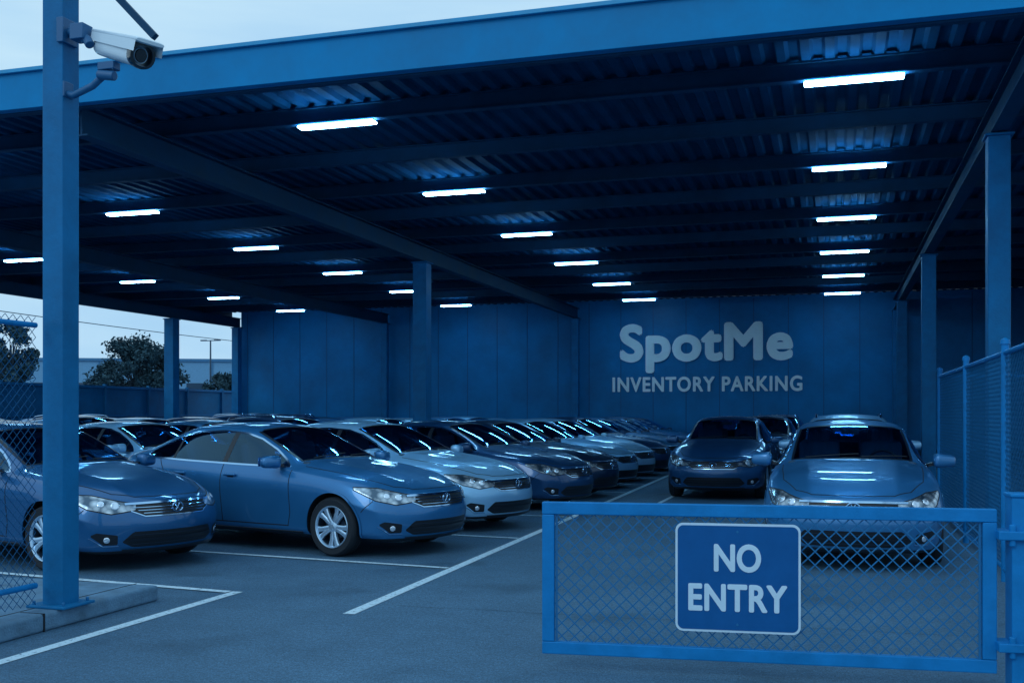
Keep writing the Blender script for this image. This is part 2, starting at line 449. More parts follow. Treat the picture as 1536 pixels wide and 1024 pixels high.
    N = len(res.vertices); co = np.empty(N * 3); res.vertices.foreach_get('co', co); co = co.reshape(-1, 3)
    x, y, z = co[:, 0], np.abs(co[:, 1]), co[:, 2]
    xs = x.copy()
    for _ in range(6): xs = x + bow(xs) * (y / .85) ** 2.3
    sx = [s[0] for s in st][::-1]; y7 = [s[2][0] for s in st][::-1]
    ye = np.interp(xs, sx, y7)
    side = sdf(x, z, C['dlo']); side = np.where(y > .45, side, -1)
    w0, w1 = C['ws']; r0, r1 = C['rg']
    ws = np.minimum(np.minimum(ye - .035 - y, w0 - xs), xs - w1); ws = np.where(z > .95, ws, -1)
    rg = np.minimum(np.minimum(ye - .045 - y, r0 - xs), xs - r1); rg = np.where(z > .9, rg, -1)
    glass = np.maximum(np.maximum(side, ws), rg)
    dz = st[0][1] - .705; fx = xf - 2.36
    u = (y - (x - fx)) * .7071
    HL = [(-1.27, .605), (-1.05, .575), (-.82, .625), (-.60, .735), (-.60, .765), (-.85, .755), (-1.05, .712), (-1.27, .665)]
    HL = [(a, b + dz) for a, b in HL]
    lamp = np.where(x > xf - 1.0, sdf(u, z, HL), -1)
    GR = [(-.02, .55), (.36, .55), (.47, .60), (.49, .655), (.2, .665), (-.02, .668)]
    IN = [(-.02, .245), (.46, .245), (.56, .30), (.47, .40), (-.02, .40)]
    FG = [(.59, .275), (.70, .275), (.80, .37), (.76, .40), (.60, .37)]
    fr = x > xf - .6
    blk = np.maximum.reduce([sdf(y, z, [(a, b + dz) for a, b in GR]), sdf(y, z, [(a, b + dz * .6) for a, b in IN]), sdf(y, z, [(a, b + dz * .6) for a, b in FG])])
    blk = np.where(fr, blk, -1)
    tail = np.where(x < xr + .5, sdf(y, z, [(.45, .82), (1.0, .80), (1.0, .93), (.8, .97), (.45, .93)]), -1)
    low = (.215 + lift) - z
    blk = np.maximum(blk, low)
    for nm, arr in (('m_glass', glass), ('m_lamp', lamp), ('m_black', blk), ('m_tail', tail)):
        a = res.attributes.new(nm, 'FLOAT', 'POINT'); a.data.foreach_set('value', arr.astype(np.float32))
    bvh = BVHTree.FromPolygons([Vector(c) for c in co], [tuple(p.vertices) for p in res.polygons])
    # -------- trim
    T = MB()
    def ribbon(hits, w, mat, off=.0025, closed=False):
        hits = [h for h in hits if h[0] is not None]
        n = len(hits)
        if n < 2: return
        vs = []
        for i, (p, nn) in enumerate(hits):
            a = hits[(i - 1) % n if closed else max(i - 1, 0)][0]; b = hits[(i + 1) % n if closed else min(i + 1, n - 1)][0]
            t = (b - a).normalized(); c = t.cross(nn).normalized()
            vs += [p + nn * (off - .004) - c * (w / 2 + .001), p + nn * off - c * w / 2, p + nn * off + c * w / 2, p + nn * (off - .004) + c * (w / 2 + .001)]
        fs = []
        for i in range(n if closed else n - 1):
            j = (i + 1) % n
            for k in range(3): fs.append((i * 4 + k, i * 4 + k + 1, j * 4 + k + 1, j * 4 + k))
        T.add(vs, fs, mat)
    def dens(poly, step=.03, closed=False):
        out = []; n = len(poly)
        for i in range(n if closed else n - 1):
            a = poly[i]; b = poly[(i + 1) % n]; L = math.hypot(b[0] - a[0], b[1] - a[1]); m = max(1, int(L / step))
            for k in range(m): out.append((a[0] + (b[0] - a[0]) * k / m, a[1] + (b[1] - a[1]) * k / m))
        if not closed: out.append(poly[-1])
        return out
    def hit(o, d):
        h = bvh.ray_cast(Vector(o), Vector(d))
        if h[0] is None: return (None, None)
        nn = h[1]
        if nn.dot(Vector(d)) > 0: nn = -nn
        return (h[0], nn)
    def side_pts(poly, s, closed=False): return [hit((a, s * 3, b), (0, -s, 0)) for a, b in dens(poly, .03, closed)]
    def top_pts(poly): return [hit((a, b, 4), (0, 0, -1)) for a, b in dens(poly)]
    def front_pts(poly): return [hit((5, a, b), (-1, 0, 0)) for a, b in dens(poly)]
    dlo = C['dlo']
    b1, b2 = C['bp']
    def ztop(xx):
        pts = sorted([p for p in dlo[:9] if p[0] <= 1]); return float(np.interp(xx, [p[0] for p in pts], [p[1] for p in pts]))
    def zbot(xx):
        pts = sorted([dlo[0]] + dlo[-3:]); return float(np.interp(xx, [p[0] for p in pts], [p[1] for p in pts]))
    wf, wr = C['wf'], C['wr']
    for s in (-1, 1):
        ribbon(side_pts([(b1, zbot(b1) + .0), (b1 + .02, ztop(b1))], s), .075, 'black', .002)
        ribbon(side_pts([(b2, zbot(b2)), (b2 + .01, ztop(b2))], s), .035, 'black', .002)
        ribbon(side_pts([(.52, zbot(.52)), (.50, ztop(.50))], s), .018, 'black', .002)
        ribbon(side_pts(dlo, s, True), .022, 'chrome', .004, True)
        ribbon(side_pts([(dlo[0][0] + .06, dlo[0][1] - .03), (.80, .80), (.80, .45), (.76, .31 + lift)], s), .008, 'seam')
        ribbon(side_pts([(b1, zbot(b1)), (b1 - .01, .6), (b1 + .0, .31 + lift)], s), .008, 'seam')
        ribbon(side_pts([(b2 - .22, zbot(b2 - .22) - .01), (b2 - .1, .86), (wr + .43, .62), (wr + .52, .31 + lift)], s), .008, 'seam')
        ribbon(side_pts([(.77, .305 + lift), (wr + .52, .305 + lift)], s), .010, 'seam')
        ribbon(side_pts([(wf - .45, .235 + lift), (wr + .45, .235 + lift)], s), .035, 'black', .006)
        arc = [(wf + .382 * math.cos(t), .325 + .382 * math.sin(t)) for t in np.linspace(-.25, math.pi + .25, 40)]
        ribbon(side_pts(arc, s), .022, 'paint', .010)
        arc = [(wr + .382 * math.cos(t), .325 + .382 * math.sin(t)) for t in np.linspace(-.2, math.pi + .2, 40)]
        ribbon(side_pts(arc, s), .022, 'paint', .010)
        ribbon(side_pts([(wf + .40, .50), (wf + .52, .62 + dz)], s), .007, 'seam')
        hx = w0 + .06
        ribbon(top_pts([(hx, s * .74), (1.2, s * .735), (1.7 + fx, s * .70), (2.02 + fx, s * .56), (2.16 + fx, s * .40), (2.21 + fx, s * .2), (2.22 + fx, 0)]), .008, 'seam')
        ribbon(top_pts([(r1 - .04, s * .60), (xr + .10, s * .58)]), .009, 'seam')
        mz = zbot(.6) + .06
        vs, f3 = rounded_block((.15, .235, .15), (0, 0, 0), .05, Matrix.Rotation(s * R(12), 3, 'Z'))
        vs2 = []
        for v in vs:
            k = 1 - .28 * max(0, (v.y * s) / .12) * (1 if v.z > 0 else .6)
            vs2.append(Vector((v.x * k + .60 + (0.02 if tag == 'sedan' else .07), v.y + s * 1.0, v.z * k + mz)))
        T.add(vs2, f3, 'paint')
        T.bar((.64, s * .82, mz - .05), (.60, s * .94, mz - .02), .06, .035, 'black')
        T.box((.535 + (0.0 if tag == 'sedan' else .05), s * 1.0, mz), (.012, .17, .10), 'chrome', Matrix.Rotation(s * R(12), 3, 'Z'))
        for hxp in (b1 + .16, b2 + .20 if tag == 'sedan' else b2 + .1):
            h = hit((hxp, s * 3, .845 + lift), (0, -s, 0))
            if h[0] is not None:
                vs, f3 = rounded_block((.19, .03, .03), h[0] + h[1] * .022, .012)
                T.add(vs, f3, 'paint')
                vs, f3 = rounded_block((.10, .008, .045), h[0] + h[1] * .002 + Vector((0.0, 0, -.005)), .003)
                T.add(vs, f3, 'seam')
        for (hy, hz, rr) in ((.60, .655 + dz, .042), (.70, .675 + dz, .036), (.68, .325 + dz * .6, .030)):
            h = hit((5, s * hy, hz), (-1, 0, 0))
            if h[0] is not None:
                bm = bmesh.new(); bmesh.ops.create_uvsphere(bm, u_segments=16, v_segments=10, radius=rr)
                q = h[1].to_track_quat('Z', 'Y').to_matrix()
                vs = [h[0] + q @ Vector((v.co.x, v.co.y, v.co.z * .25)) for v in bm.verts]
                bm.verts.index_update(); f3 = [tuple(v.index for v in f.verts) for f in bm.faces]; bm.free()
                T.add(vs, f3, 'lampglass')
        HB = []
        for (uu, zz) in dens(HL, .03, True):
            d = Vector((-1, -s, 0)).normalized()
            perp = Vector((-1, s, 0)).normalized()
            o = Vector((fx, 0, zz)) + perp * uu * 1.0
            o = o - d * 4
            HB.append(hit(o, d))
        ribbon(HB, .010, 'seam', .002, True)
    for k, zz in enumerate((.575, .603, .631)):
        w = .37 + .045 * k
        ribbon(front_pts([(-w, zz + dz), (w, zz + dz)]), .006, 'chrome', .006)
    ribbon(front_pts([(-.52, .668 + dz), (-.2, .674 + dz), (.2, .674 + dz), (.52, .668 + dz)]), .022, 'chrome', .010)
    ribbon(front_pts([(-.48, .60 + dz), (-.36, .545 + dz), (.36, .545 + dz), (.48, .60 + dz)]), .010, 'chrome', .006)
    ribbon(front_pts([(-.50, .32 + dz * .6), (.50, .32 + dz * .6)]), .022, 'black', .012)
    for zz in (.275, .365): ribbon(front_pts([(-.47, zz + dz * .6), (.47, zz + dz * .6)]), .006, 'rimdark', .006)
    for s in (-1, 1):
        ribbon(front_pts([(s * .58, .265 + dz * .6), (s * .70, .265 + dz * .6), (s * .80, .35 + dz * .6)]), .008, 'chrome', .006)
    ribbon(front_pts([(-.55, .225 + lift), (.55, .225 + lift)]), .02, 'black', .02)
    h = hit((5, 0, .615 + dz), (-1, 0, 0))
    if h[0] is not None:
        c0 = h[0] + h[1] * .014
        ringpts = [c0 + Vector((0, .066 * math.cos(t), .049 * math.sin(t))) for t in np.linspace(0, 2 * math.pi, 25)]
        T.tube(ringpts, .008, 'chrome', 6, False)
        T.tube([c0 + Vector((0, -.022, .034)), c0 + Vector((.002, 0, 0)), c0 + Vector((0, .022, .034))], .006, 'chrome', 6)
        T.tube([c0 + Vector((0, -.022, -.034)), c0 + Vector((.002, 0, 0)), c0 + Vector((0, .022, -.034))], .006, 'chrome', 6)
    def wp(xx, f):
        ye_ = float(np.interp(xx, sx, y7)) - .035; y_ = ye_ * f
        return (xx - float(bow(xx)) * (abs(y_) / .85) ** 2.3, y_)
    bord = [wp(w0, f) for f in np.linspace(-1, 1, 15)] + [wp(xx, 1) for xx in np.linspace(w0, w1, 14)[1:]] + [wp(w1, f) for f in np.linspace(1, -1, 15)[1:]] + [wp(xx, -1) for xx in np.linspace(w1, w0, 14)[1:-1]]
    ribbon([hit((a, b, 4), (0, 0, -1)) for a, b in bord], .03, 'black', .003, True)
    bord = [wp(r0, f) for f in np.linspace(-1, 1, 15)] + [wp(xx, 1) for xx in np.linspace(r0, r1, 10)[1:]] + [wp(r1, f) for f in np.linspace(1, -1, 15)[1:]] + [wp(xx, -1) for xx in np.linspace(r1, r0, 10)[1:-1]]
    ribbon([hit((a, b, 4), (0, 0, -1)) for a, b in bord], .03, 'black', .003, True)
    for (ya, yb) in ((-.50, .08), (.10, .60)):
        ribbon([hit((wp(w0 - .02 - .06 * t, (ya + (yb - ya) * t) / .68)[0], ya + (yb - ya) * t, 4), (0, 0, -1)) for t in np.linspace(0, 1, 12)], .016, 'seam', .016)
    if tag == 'hatch':
        for s in (-1, 1):
            pts = [hit((a, s * .52, 4), (0, 0, -1)) for a in np.linspace(.0, -1.5, 14)]
            T.tube([p + n * (.045 if 0 < i < 13 else .0) for i, (p, n) in enumerate(pts)], .016, 'chrome', 8)
    trim = T.mesh(tag + '_trim', 35)
    # -------- interior
    I = MB()
    I.box((-.35, 0, .55), (2.5, 1.5, .12), 'seat')
    vs, f3 = rounded_block((.45, 1.42, .22), (w0 - .18, 0, .90 + lift), .06); I.add(vs, f3, 'seat')
    for sx_ in (.0, -.95):
        for sy_ in (-.36, .36):
            vs, f3 = rounded_block((.5, .5, .18), (sx_ + .12, sy_, .66), .06); I.add(vs, f3, 'seat')
            mt = Matrix.Rotation(R(-14), 3, 'Y')
            vs, f3 = rounded_block((.14, .48, .62), (sx_ - .16, sy_, .90), .05, mt); I.add(vs, f3, 'seat')
            vs, f3 = rounded_block((.09, .27, .19), (sx_ - .25, sy_, 1.25), .04, mt); I.add(vs, f3, 'seat')
    sw = [Vector((.38, .36, .95)) + Matrix.Rotation(R(-25), 3, 'Y') @ Vector((0, .18 * math.cos(t), .18 * math.sin(t))) for t in np.linspace(0, 2 * math.pi, 25)]
    I.tube(sw, .015, 'black', 8, False)
    I.box((w1 + .02, 0, ztop(-.3) - .02), (.02, .2, .06), 'black')
    inter = I.mesh(tag + '_interior', 40)
    # -------- wheel (outer face towards +y)
    Wm = MB()
    Wm.lathe_y([(.215, -.10), (.295, -.108), (.315, -.092), (.325, -.06), (.325, -.022), (.318, -.02), (.318, -.014), (.325, -.012), (.325, .012), (.318, .014), (.318, .02), (.325, .022), (.325, .06), (.315, .092), (.295, .108), (.232, .100), (.222, .09)], 'rubber', 56)
    Wm.lathe_y([(.231, .101), (.226, .104), (.217, .098), (.208, .075), (.200, -.06), (.0, -.06)], 'rimdark', 48)
    Wm.lathe_y([(.232, .100), (.228, .106), (.218, .103), (.211, .090), (.209, .07)], 'rim', 48)
    Wm.lathe_y([(.0, .092), (.028, .091), (.032, .086), (.045, .084), (.062, .078), (.066, .05)], 'rim', 32)
    nsp = 5 if tag == 'sedan' else 6
    for q in range(nsp):
        for dd in (-1, 1):
            a0 = 2 * math.pi * q / nsp + .3; vs = []
            secs = [(.045, a0 + dd * .22, .022, .080), (.10, a0 + dd * .18, .024, .086), (.16, a0 + dd * .19, .024, .086), (.213, a0 + dd * .22, .032, .088)]
            for (r_, an, hw, yy) in secs:
                c = Vector((r_ * math.cos(an), 0, r_ * math.sin(an))); tdir = Vector((-math.sin(an), 0, math.cos(an)))
                for (k1, y1) in ((-1, yy - .035), (-1, yy - .006), (-.5, yy), (.5, yy), (1, yy - .006), (1, yy - .035)):
                    p = c + tdir * hw * k1; vs.append((p.x, y1 - (.001 if dd > 0 else 0), p.z))
            fs = []
            for i in range(3):
                for k in range(5): fs.append((i * 6 + k, i * 6 + k + 1, (i + 1) * 6 + k + 1, (i + 1) * 6 + k))
            Wm.add(vs, fs, 'rim')
    Wm.lathe_y([(.0, .03), (.14, .03), (.14, .0), (.0, .0)], 'rimdark', 32)
    bm_me = Wm.mesh(tag + '_wheel', 35)
    bb = bmesh.new(); bb.from_mesh(bm_me); bmesh.ops.recalc_face_normals(bb, faces=bb.faces[:]); bb.to_mesh(bm_me); bb.free()
    return dict(body=res, trim=trim, inter=inter, wheel=bm_me, wf=wf, wr=wr, xf=xf)

CARS = {'sedan': build_car('sedan', SEDAN), 'hatch': build_car('hatch', HATCH)}
def place_car(kind, nose, heading, color, scale=(1, 1, 1), steer=0):
    c = CARS[kind]; h = heading
    cx = nose[0] - c['xf'] * scale[0] * math.cos(h); cy = nose[1] - c['xf'] * scale[0] * math.sin(h)
    e = empty('parked_car', (cx, cy, 0), h); e.scale = scale
    for nm, k in (('body_shell', 'body'), ('trim_and_mirrors', 'trim'), ('cabin_interior', 'inter')):
        o = obj(nm, c[k], e); o.color = (*color, 1)
    for nm, wx in (('front_wheel', c['wf']), ('rear_wheel', c['wr'])):
        for s in (-1, 1):
            o = obj(nm, c['wheel'], e); o.location = (wx, s * .785, .325)
            o.rotation_euler = (0, random.uniform(0, 6), 0 if s > 0 else math.pi)
            if nm == 'front_wheel': o.rotation_euler[2] += steer
    return e

mid = (0.030, 0.19, 0.40); dark = (0.006, 0.032, 0.085); silver = (0.34, 0.62, 0.84); navy = (0.010, 0.070, 0.18); steelc = (0.08, 0.27, 0.48); pale = (0.50, 0.74, 0.92)
A = R(-15)
place_car('sedan', (-6.35, 9.35), A, (0.015, 0.125, 0.29))
rowA = [(-4.12, 11.15, mid), (-4.05, 13.75, silver), (-3.88, 17.0, navy), (-3.93, 19.5, dark), (-4.0, 22.0, silver), (-4.0, 24.4, pale), (-4.05, 26.8, navy), (-4.1, 29.2, steelc), (-4.15, 31.6, dark), (-4.2, 34.0, mid), (-4.2, 36.4, navy)]
for i, (X, Y, c) in enumerate(rowA):
    place_car('sedan', (X + (random.uniform(-.08, .08) if i > 1 else 0), Y), A + (random.uniform(-.02, .02) if i > 1 else 0), c, (1, 1, 1 + (random.uniform(-.01, .03) if i > 1 else 0)))
pal = [mid, dark, silver, navy, steelc, pale]
for ri, (X0, ys) in enumerate(((-9.3, [12.6 + 2.65 * k for k in range(10)]), (-15.2, [16 + 2.65 * k for k in range(9)]), (-20.4 , [21 + 2.7 * k for k in range(7)]))):
    for k, Y in enumerate(ys):
        c = random.choice(pal)
        if ri == 0 and k == 1: c = silver
        kind = 'sedan' if (ri == 0 and k < 3) or random.random() < .7 else 'hatch'
        place_car(kind, (X0 + random.uniform(-.1, .1), Y), A + random.uniform(-.03, .03), c, (1, 1, random.uniform(.97, 1.02)))
B = R(-90)
place_car('sedan', (0.16, 10.9), B, (0.04, 0.21, 0.43), (1, .98, 1.02))
place_car('hatch', (0.2, 16.9), B, silver)
place_car('sedan', (0.1, 22.5), B, navy)
place_car('sedan', (-2.12, 19.3), R(-91), (0.015, 0.10, 0.24), (1, 1, 1.04))
place_car('sedan', (-1.75, 25.3), B, dark, (1, 1, 1.04))
place_car('hatch', (-1.7, 31.0), B, navy)

# ------------------------------------------------------------ GROUND
g = MB(); g.add([(-400, -60, 0), (300, -60, 0), (300, 500, 0), (-400, 500, 0)], [(0, 1, 2, 3)], 'asphalt')
obj('ground', g.mesh('ground'))
L = MB()
def line(a, b, w=.09, z=.004):
    a = Vector((*a, z)); b = Vector((*b, z)); d = (b - a).normalized(); n = Vector((-d.y, d.x, 0)) * w / 2
    L.add([a - n, b - n, b + n, a + n], [(0, 1, 2, 3)], 'line')
line((-3.62, 7.55), (-4.3, 37.5), .10)
line((-5.0, 3.6), (-5.0, 8.22), .10)
line((-5.06, 8.17), (-10.0, 8.75), .09, .008)
ysl = [10.08, 12.75, 15.6, 18.3, 20.8, 23.3, 25.7, 28.1, 30.5, 32.9, 35.3]
for Y in ysl: line((-3.68 - .0227 * (Y - 7.55) , Y), (-8.9, Y + .65), .08, .008)
for Y in ysl[1:]: line((-9.2, Y + .7), (-14.2, Y + 1.2), .08, .008)
line((-2.95, 17.5), (-2.95, 36), .08); line((-.85, 12.0), (-.85, 36), .08)
obj('parking_bay_markings', L.mesh('markings'))
J = MB()
def joint(a, b, w=.012):
    n = 30; vs = []
    for i in range(n + 1):
        t = i / n; x = a[0] + (b[0] - a[0]) * t + random.uniform(-.012, .012); y = a[1] + (b[1] - a[1]) * t + random.uniform(-.015, .015)
        ww = w * random.uniform(.4, 1.1); vs += [(x, y - ww / 2, .0035), (x, y + ww / 2, .0035)]
    J.add(vs, [(2 * i, 2 * i + 2, 2 * i + 3, 2 * i + 1) for i in range(n)], 'seam')
joint((-3.4, 8.0), (1.4, 8.05), .008); joint((-3.6, 11.6), (1.4, 11.6), .008)
obj('pavement_joint', J.mesh('joints'))

K = MB()
K.box((-9.9, 4.3, .065), (9.0, 6.7, .13), 'concrete')
isl = obj('concrete_kerb_island', K.mesh('island')); bevel(isl, .025, 3)
kj = MB()
for yy in (1.8, 3.3, 4.8, 6.3): kj.box((-5.398, yy, .068), (.012, .012, .13), 'seam'); kj.box((-5.5, yy, .1305), (.2, .012, .003), 'seam')
kj.box((-5.62, 4.3, .1305), (.012, 6.7, .003), 'seam')
o = obj('kerb_joints', kj.mesh('kj')); o.parent = isl

# ------------------------------------------------------------ CANOPY BUILDING
H = 1.55
YF, YB, XL, XR = 11.4, 39.5, -24.2, 8.0
canopy = empty('parking_canopy')
D = MB()
vs = []; fs = []; x = XL; zz = H + 4.26; prof = []
while x < XR:
    prof += [(x, zz), (x + .10, zz), (x + .14, zz + .06), (x + .24, zz + .06)]; x += .28
for (a, b) in prof: vs += [(a, YF + .12, b), (a, YB, b)]
fs = [(2 * i, 2 * i + 2, 2 * i + 3, 2 * i + 1) for i in range(len(prof) - 1)]
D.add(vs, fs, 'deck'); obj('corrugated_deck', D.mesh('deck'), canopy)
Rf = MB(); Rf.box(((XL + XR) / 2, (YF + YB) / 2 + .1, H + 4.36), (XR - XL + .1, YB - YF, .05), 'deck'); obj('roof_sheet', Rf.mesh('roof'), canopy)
F = MB()
F.box(((XL + XR) / 2, YF, H + 4.17), (XR - XL + .4, .14, .46), 'fascia')
F.box(((XL + XR) / 2, YF - .01, H + 4.425), (XR - XL + .44, .22, .05), 'fascia_cap')
F.box(((XL + XR) / 2, YF + .13, H + 3.97), (XR - XL + .3, .10, .10), 'beam')
F.box((XL - .1, (YF + YB) / 2, H + 4.10), (.14, YB - YF - .2, .60), 'beam')
fo = obj('fascia_board', F.mesh('fascia'), canopy); bevel(fo, .006)
P = MB()
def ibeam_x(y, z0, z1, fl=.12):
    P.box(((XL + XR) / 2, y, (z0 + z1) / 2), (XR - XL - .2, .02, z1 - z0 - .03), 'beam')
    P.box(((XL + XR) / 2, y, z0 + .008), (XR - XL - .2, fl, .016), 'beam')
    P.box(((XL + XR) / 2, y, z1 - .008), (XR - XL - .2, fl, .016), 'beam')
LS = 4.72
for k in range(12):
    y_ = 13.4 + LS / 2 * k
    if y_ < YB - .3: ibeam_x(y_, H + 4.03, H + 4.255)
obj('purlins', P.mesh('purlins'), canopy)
G = MB()
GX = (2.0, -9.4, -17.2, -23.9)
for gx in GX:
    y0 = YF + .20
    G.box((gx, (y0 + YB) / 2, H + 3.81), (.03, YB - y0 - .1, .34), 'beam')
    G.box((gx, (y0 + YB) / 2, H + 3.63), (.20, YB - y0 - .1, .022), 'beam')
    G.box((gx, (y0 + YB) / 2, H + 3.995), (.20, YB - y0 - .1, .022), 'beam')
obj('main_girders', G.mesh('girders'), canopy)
Cm = MB()
for (X, Y, w) in ((2.0, 15.0, .27), (2.0, 25.8, .30), (2.0, 36.0, .30), (-9.4, 23.6, .34), (-24.0, 34.8, .4), (-24.0, 24, .34), (-24.0, 13, .3), (-17.2, 39.2, .25), (-9.4, 39.2, .25), (2.0, 39.2, .25), (-23.9, 39.2, .3), (7.5, 15, .3)):
    Cm.box((X, Y, (H + 3.61) / 2), (w, w, H + 3.61), 'steel')
    Cm.box((X, Y, .012), (w + .18, w + .18, .024), 'steel')
    Cm.box((X, Y, H + 3.58), (w + .08, w + .08, .03), 'steel')
co = obj('columns', Cm.mesh('columns'), canopy); bevel(co, .012)

wall = empty('warehouse_wall')
Wl = MB()
Wl.box(((-23.9 + 12) / 2, YB + .15, (H + 4.3) / 2), (12 + 23.9, .2, H + 4.3), 'wallp')
obj('panel_wall', Wl.mesh('wall'), wall)
Wr = MB(); x = -23.6
while x < 8:
    Wr.box((x, YB + .047, (H + 4.2) / 2), (.03, .012, H + 4.2), 'wallgap'); x += 1.22
Wr.box((-8, YB + .03, .16), (31, .07, .32), 'beam')
obj('panel_ribs', Wr.mesh('ribs'), wall)
Sw = MB(); Sw.box((XR + .1, (YF + YB) / 2 + 6, (H + 4.3) / 2), (.2, YB - YF - 12, H + 4.3), 'wallp')
obj('side_panel_wall', Sw.mesh('side'), wall)

# strip lamps fixed under every second purlin
Lm = MB(); Lm.box((0, 0, .022), (1.10, .08, .016), 'lampcase')
Lm_case = Lm.mesh('lamp_housing')
Lt = MB(); vs, f3 = rounded_block((1.14, .16, .034), (0, 0, -.006), .012); Lt.add(vs, f3, 'tube'); Lt_m = Lt.mesh('lamp_diffuser')
for X in (.2, -6.6, -13.4, -20.2):
    for k in range(6):
        e = empty('ceiling_strip_lamp', (X, 13.4 + LS * k, H + 3.998))
        obj('housing', Lm_case, e); obj('diffuser', Lt_m, e)

# ------------------------------------------------------------ text
def text_mesh(s, w, h, ext=.02, off=.02, align='CENTER', spacing=1.0, bold=0.0, mat='white'):
    cu = bpy.data.curves.new('t', 'FONT'); cu.body = s; cu.align_x = align; cu.size = 1; cu.offset = off; cu.extrude = .02
    cu.space_character = spacing; cu.space_line = .92; cu.resolution_u = 6
    o = bpy.data.objects.new('t', cu); COL.objects.link(o)
    dg = bpy.context.evaluated_depsgraph_get(); me = bpy.data.meshes.new_from_object(o.evaluated_get(dg))
    bpy.data.objects.remove(o)
    n = len(me.vertices); c = np.empty(n * 3); me.vertices.foreach_get('co', c); c = c.reshape(-1, 3)
    mn = c.min(0); mx = c.max(0)
    out = np.empty_like(c); w -= 2 * bold; h -= 2 * bold
    out[:, 0] = ((c[:, 0] - mn[0]) / (mx[0] - mn[0]) - .5) * w
    out[:, 2] = (c[:, 1] - mn[1]) / (mx[1] - mn[1]) * h + bold
    out[:, 1] = -(c[:, 2] - mn[2]) / (mx[2] - mn[2]) * ext
    fs = [tuple(p.vertices) for p in me.polygons]
    mb = MB(); shifts = [(0, 0)] if bold == 0 else [(bold * math.cos(t), bold * math.sin(t)) for t in [k * math.pi / 4 for k in range(8)]] + [(0, 0)]
    for i, (a, b) in enumerate(shifts):
        mb.add([(p[0] + a, p[1] * (1 + i * .06), p[2] + b) for p in out], fs, mat)
    return mb.mesh('lettering')
ws_ = empty('wall_sign_lettering', (-4.62, YB + .02, 0))
o = obj('title_text', text_mesh('SpotMe', 6.3, 1.84, .04, .0, spacing=1.06, bold=.075), ws_); o.location = (0, 0, 3.08)
o = obj('subtitle_text', text_mesh('INVENTORY PARKING', 6.9, .56, .03, .0, spacing=1.12, bold=.02), ws_); o.location = (.02, 0, 2.38)

# ------------------------------------------------------------ chain link
def link_panel(mb, o, u, w, h, z0, pitch, r, mat='wire'):
    u = Vector(u).normalized(); n = Vector((-u.y, u.x, 0)); o = Vector(o)
    c = -h
    while c < w:
        a = max(0, -c); b = min(h, w - c)
        if b - a > .01:
            mb.bar(o + u * (c + a) + Vector((0, 0, z0 + a)) + n * r * .8, o + u * (c + b) + Vector((0, 0, z0 + b)) + n * r * .8, r * 2, r * 2, mat, up=n)
            mb.bar(o + u * (c + a) + Vector((0, 0, z0 + h - a)) - n * r * .8, o + u * (c + b) + Vector((0, 0, z0 + h - b)) - n * r * .8, r * 2, r * 2, mat, up=n)
        c += pitch
gl_, gr_ = Vector((-1.71, 6.27, 0)), Vector((.86, 6.52, 0))
gu = (gr_ - gl_).normalized(); gw = (gr_ - gl_).length; gang = math.atan2(gu.y, gu.x)
gate = empty('chain_link_gate', gl_, gang)
Gm = MB(); t = .075; z0, z1 = .10, 1.02
Gm.box((gw / 2, 0, z1 - t / 2), (gw, .05, t), 'gate'); Gm.box((gw / 2, 0, z0 + t / 2), (gw, .05, t), 'gate')
Gm.box((t / 2, 0, (z0 + z1) / 2), (t, .05, z1 - z0 - 2 * t - .002), 'gate'); Gm.box((gw - t / 2, 0, (z0 + z1) / 2), (t, .05, z1 - z0 - 2 * t - .002), 'gate')
go = obj('frame', Gm.mesh('gate_frame'), gate); bevel(go, .006, 2)
Gw = MB(); link_panel(Gw, (t, 0, 0), (1, 0, 0), gw - 2 * t, z1 - z0 - 2 * t, z0 + t, .078, .0034)
for xx in (t + .012, gw - t - .012): Gw.bar((xx, 0, z0 + t), (xx, 0, z1 - t), .012, .012, 'wire')
obj('wire_mesh', Gw.mesh('gate_wire'), gate)
post = empty('gate_post', (1.0, 6.54, 0), gang)
Pm = MB(); Pm.box((0, 0, .545), (.15, .15, 1.09), 'gate'); Pm.box((0, 0, 1.10), (.17, .17, .02), 'gate')
Pm.box((-.05, -.02, .26), (.20, .18, .05), 'gate'); Pm.box((-.05, -.02, .88), (.20, .18, .05), 'gate')
for zz in (.26, .88):
    Pm.tube([(-.075, -.085, zz - .06), (-.075, -.085, zz + .06)], .018, 'gate', 12)
    Pm.tube([(.03, -.11, zz), (.03, -.125, zz)], .016, 'wire', 6)
po = obj('post', Pm.mesh('gp'), post); bevel(po, .006)
sg = empty('no_entry_sign', gl_ + gu * 1.16 + Vector((gu.y, -gu.x, 0)) * .045, gang)
def rrect(w, h, r, y0, y1, mat, mb):
    pts = []
    for cx, cz, a0 in ((w / 2 - r, h / 2 - r, 0), (-w / 2 + r, h / 2 - r, 90), (-w / 2 + r, -h / 2 + r, 180), (w / 2 - r, -h / 2 + r, 270)):
        for k in range(9):
            a = R(a0 + k * 90 / 8); pts.append((cx + r * math.cos(a), cz + r * math.sin(a)))
    n = len(pts); vs = [(p[0], y0, p[1]) for p in pts] + [(p[0], y1, p[1]) for p in pts]
    mb.add(vs, [tuple(range(n)), tuple(reversed(range(n, 2 * n)))] + [(i, n + i, n + (i + 1) % n, (i + 1) % n) for i in range(n)], mat)
SZ = .595
S1 = MB(); rrect(.715, .635, .045, -.004, 0.004, 'signwhite', S1); rrect(.688, .608, .034, -.007, -.0045, 'signblue', S1)
for bz_ in (-.27, .27): S1.tube([(0, -.0072, bz_), (0, -.0105, bz_)], .007, 'wire', 8)
o = obj('plate', S1.mesh('plate'), sg); o.location = (0, 0, SZ)
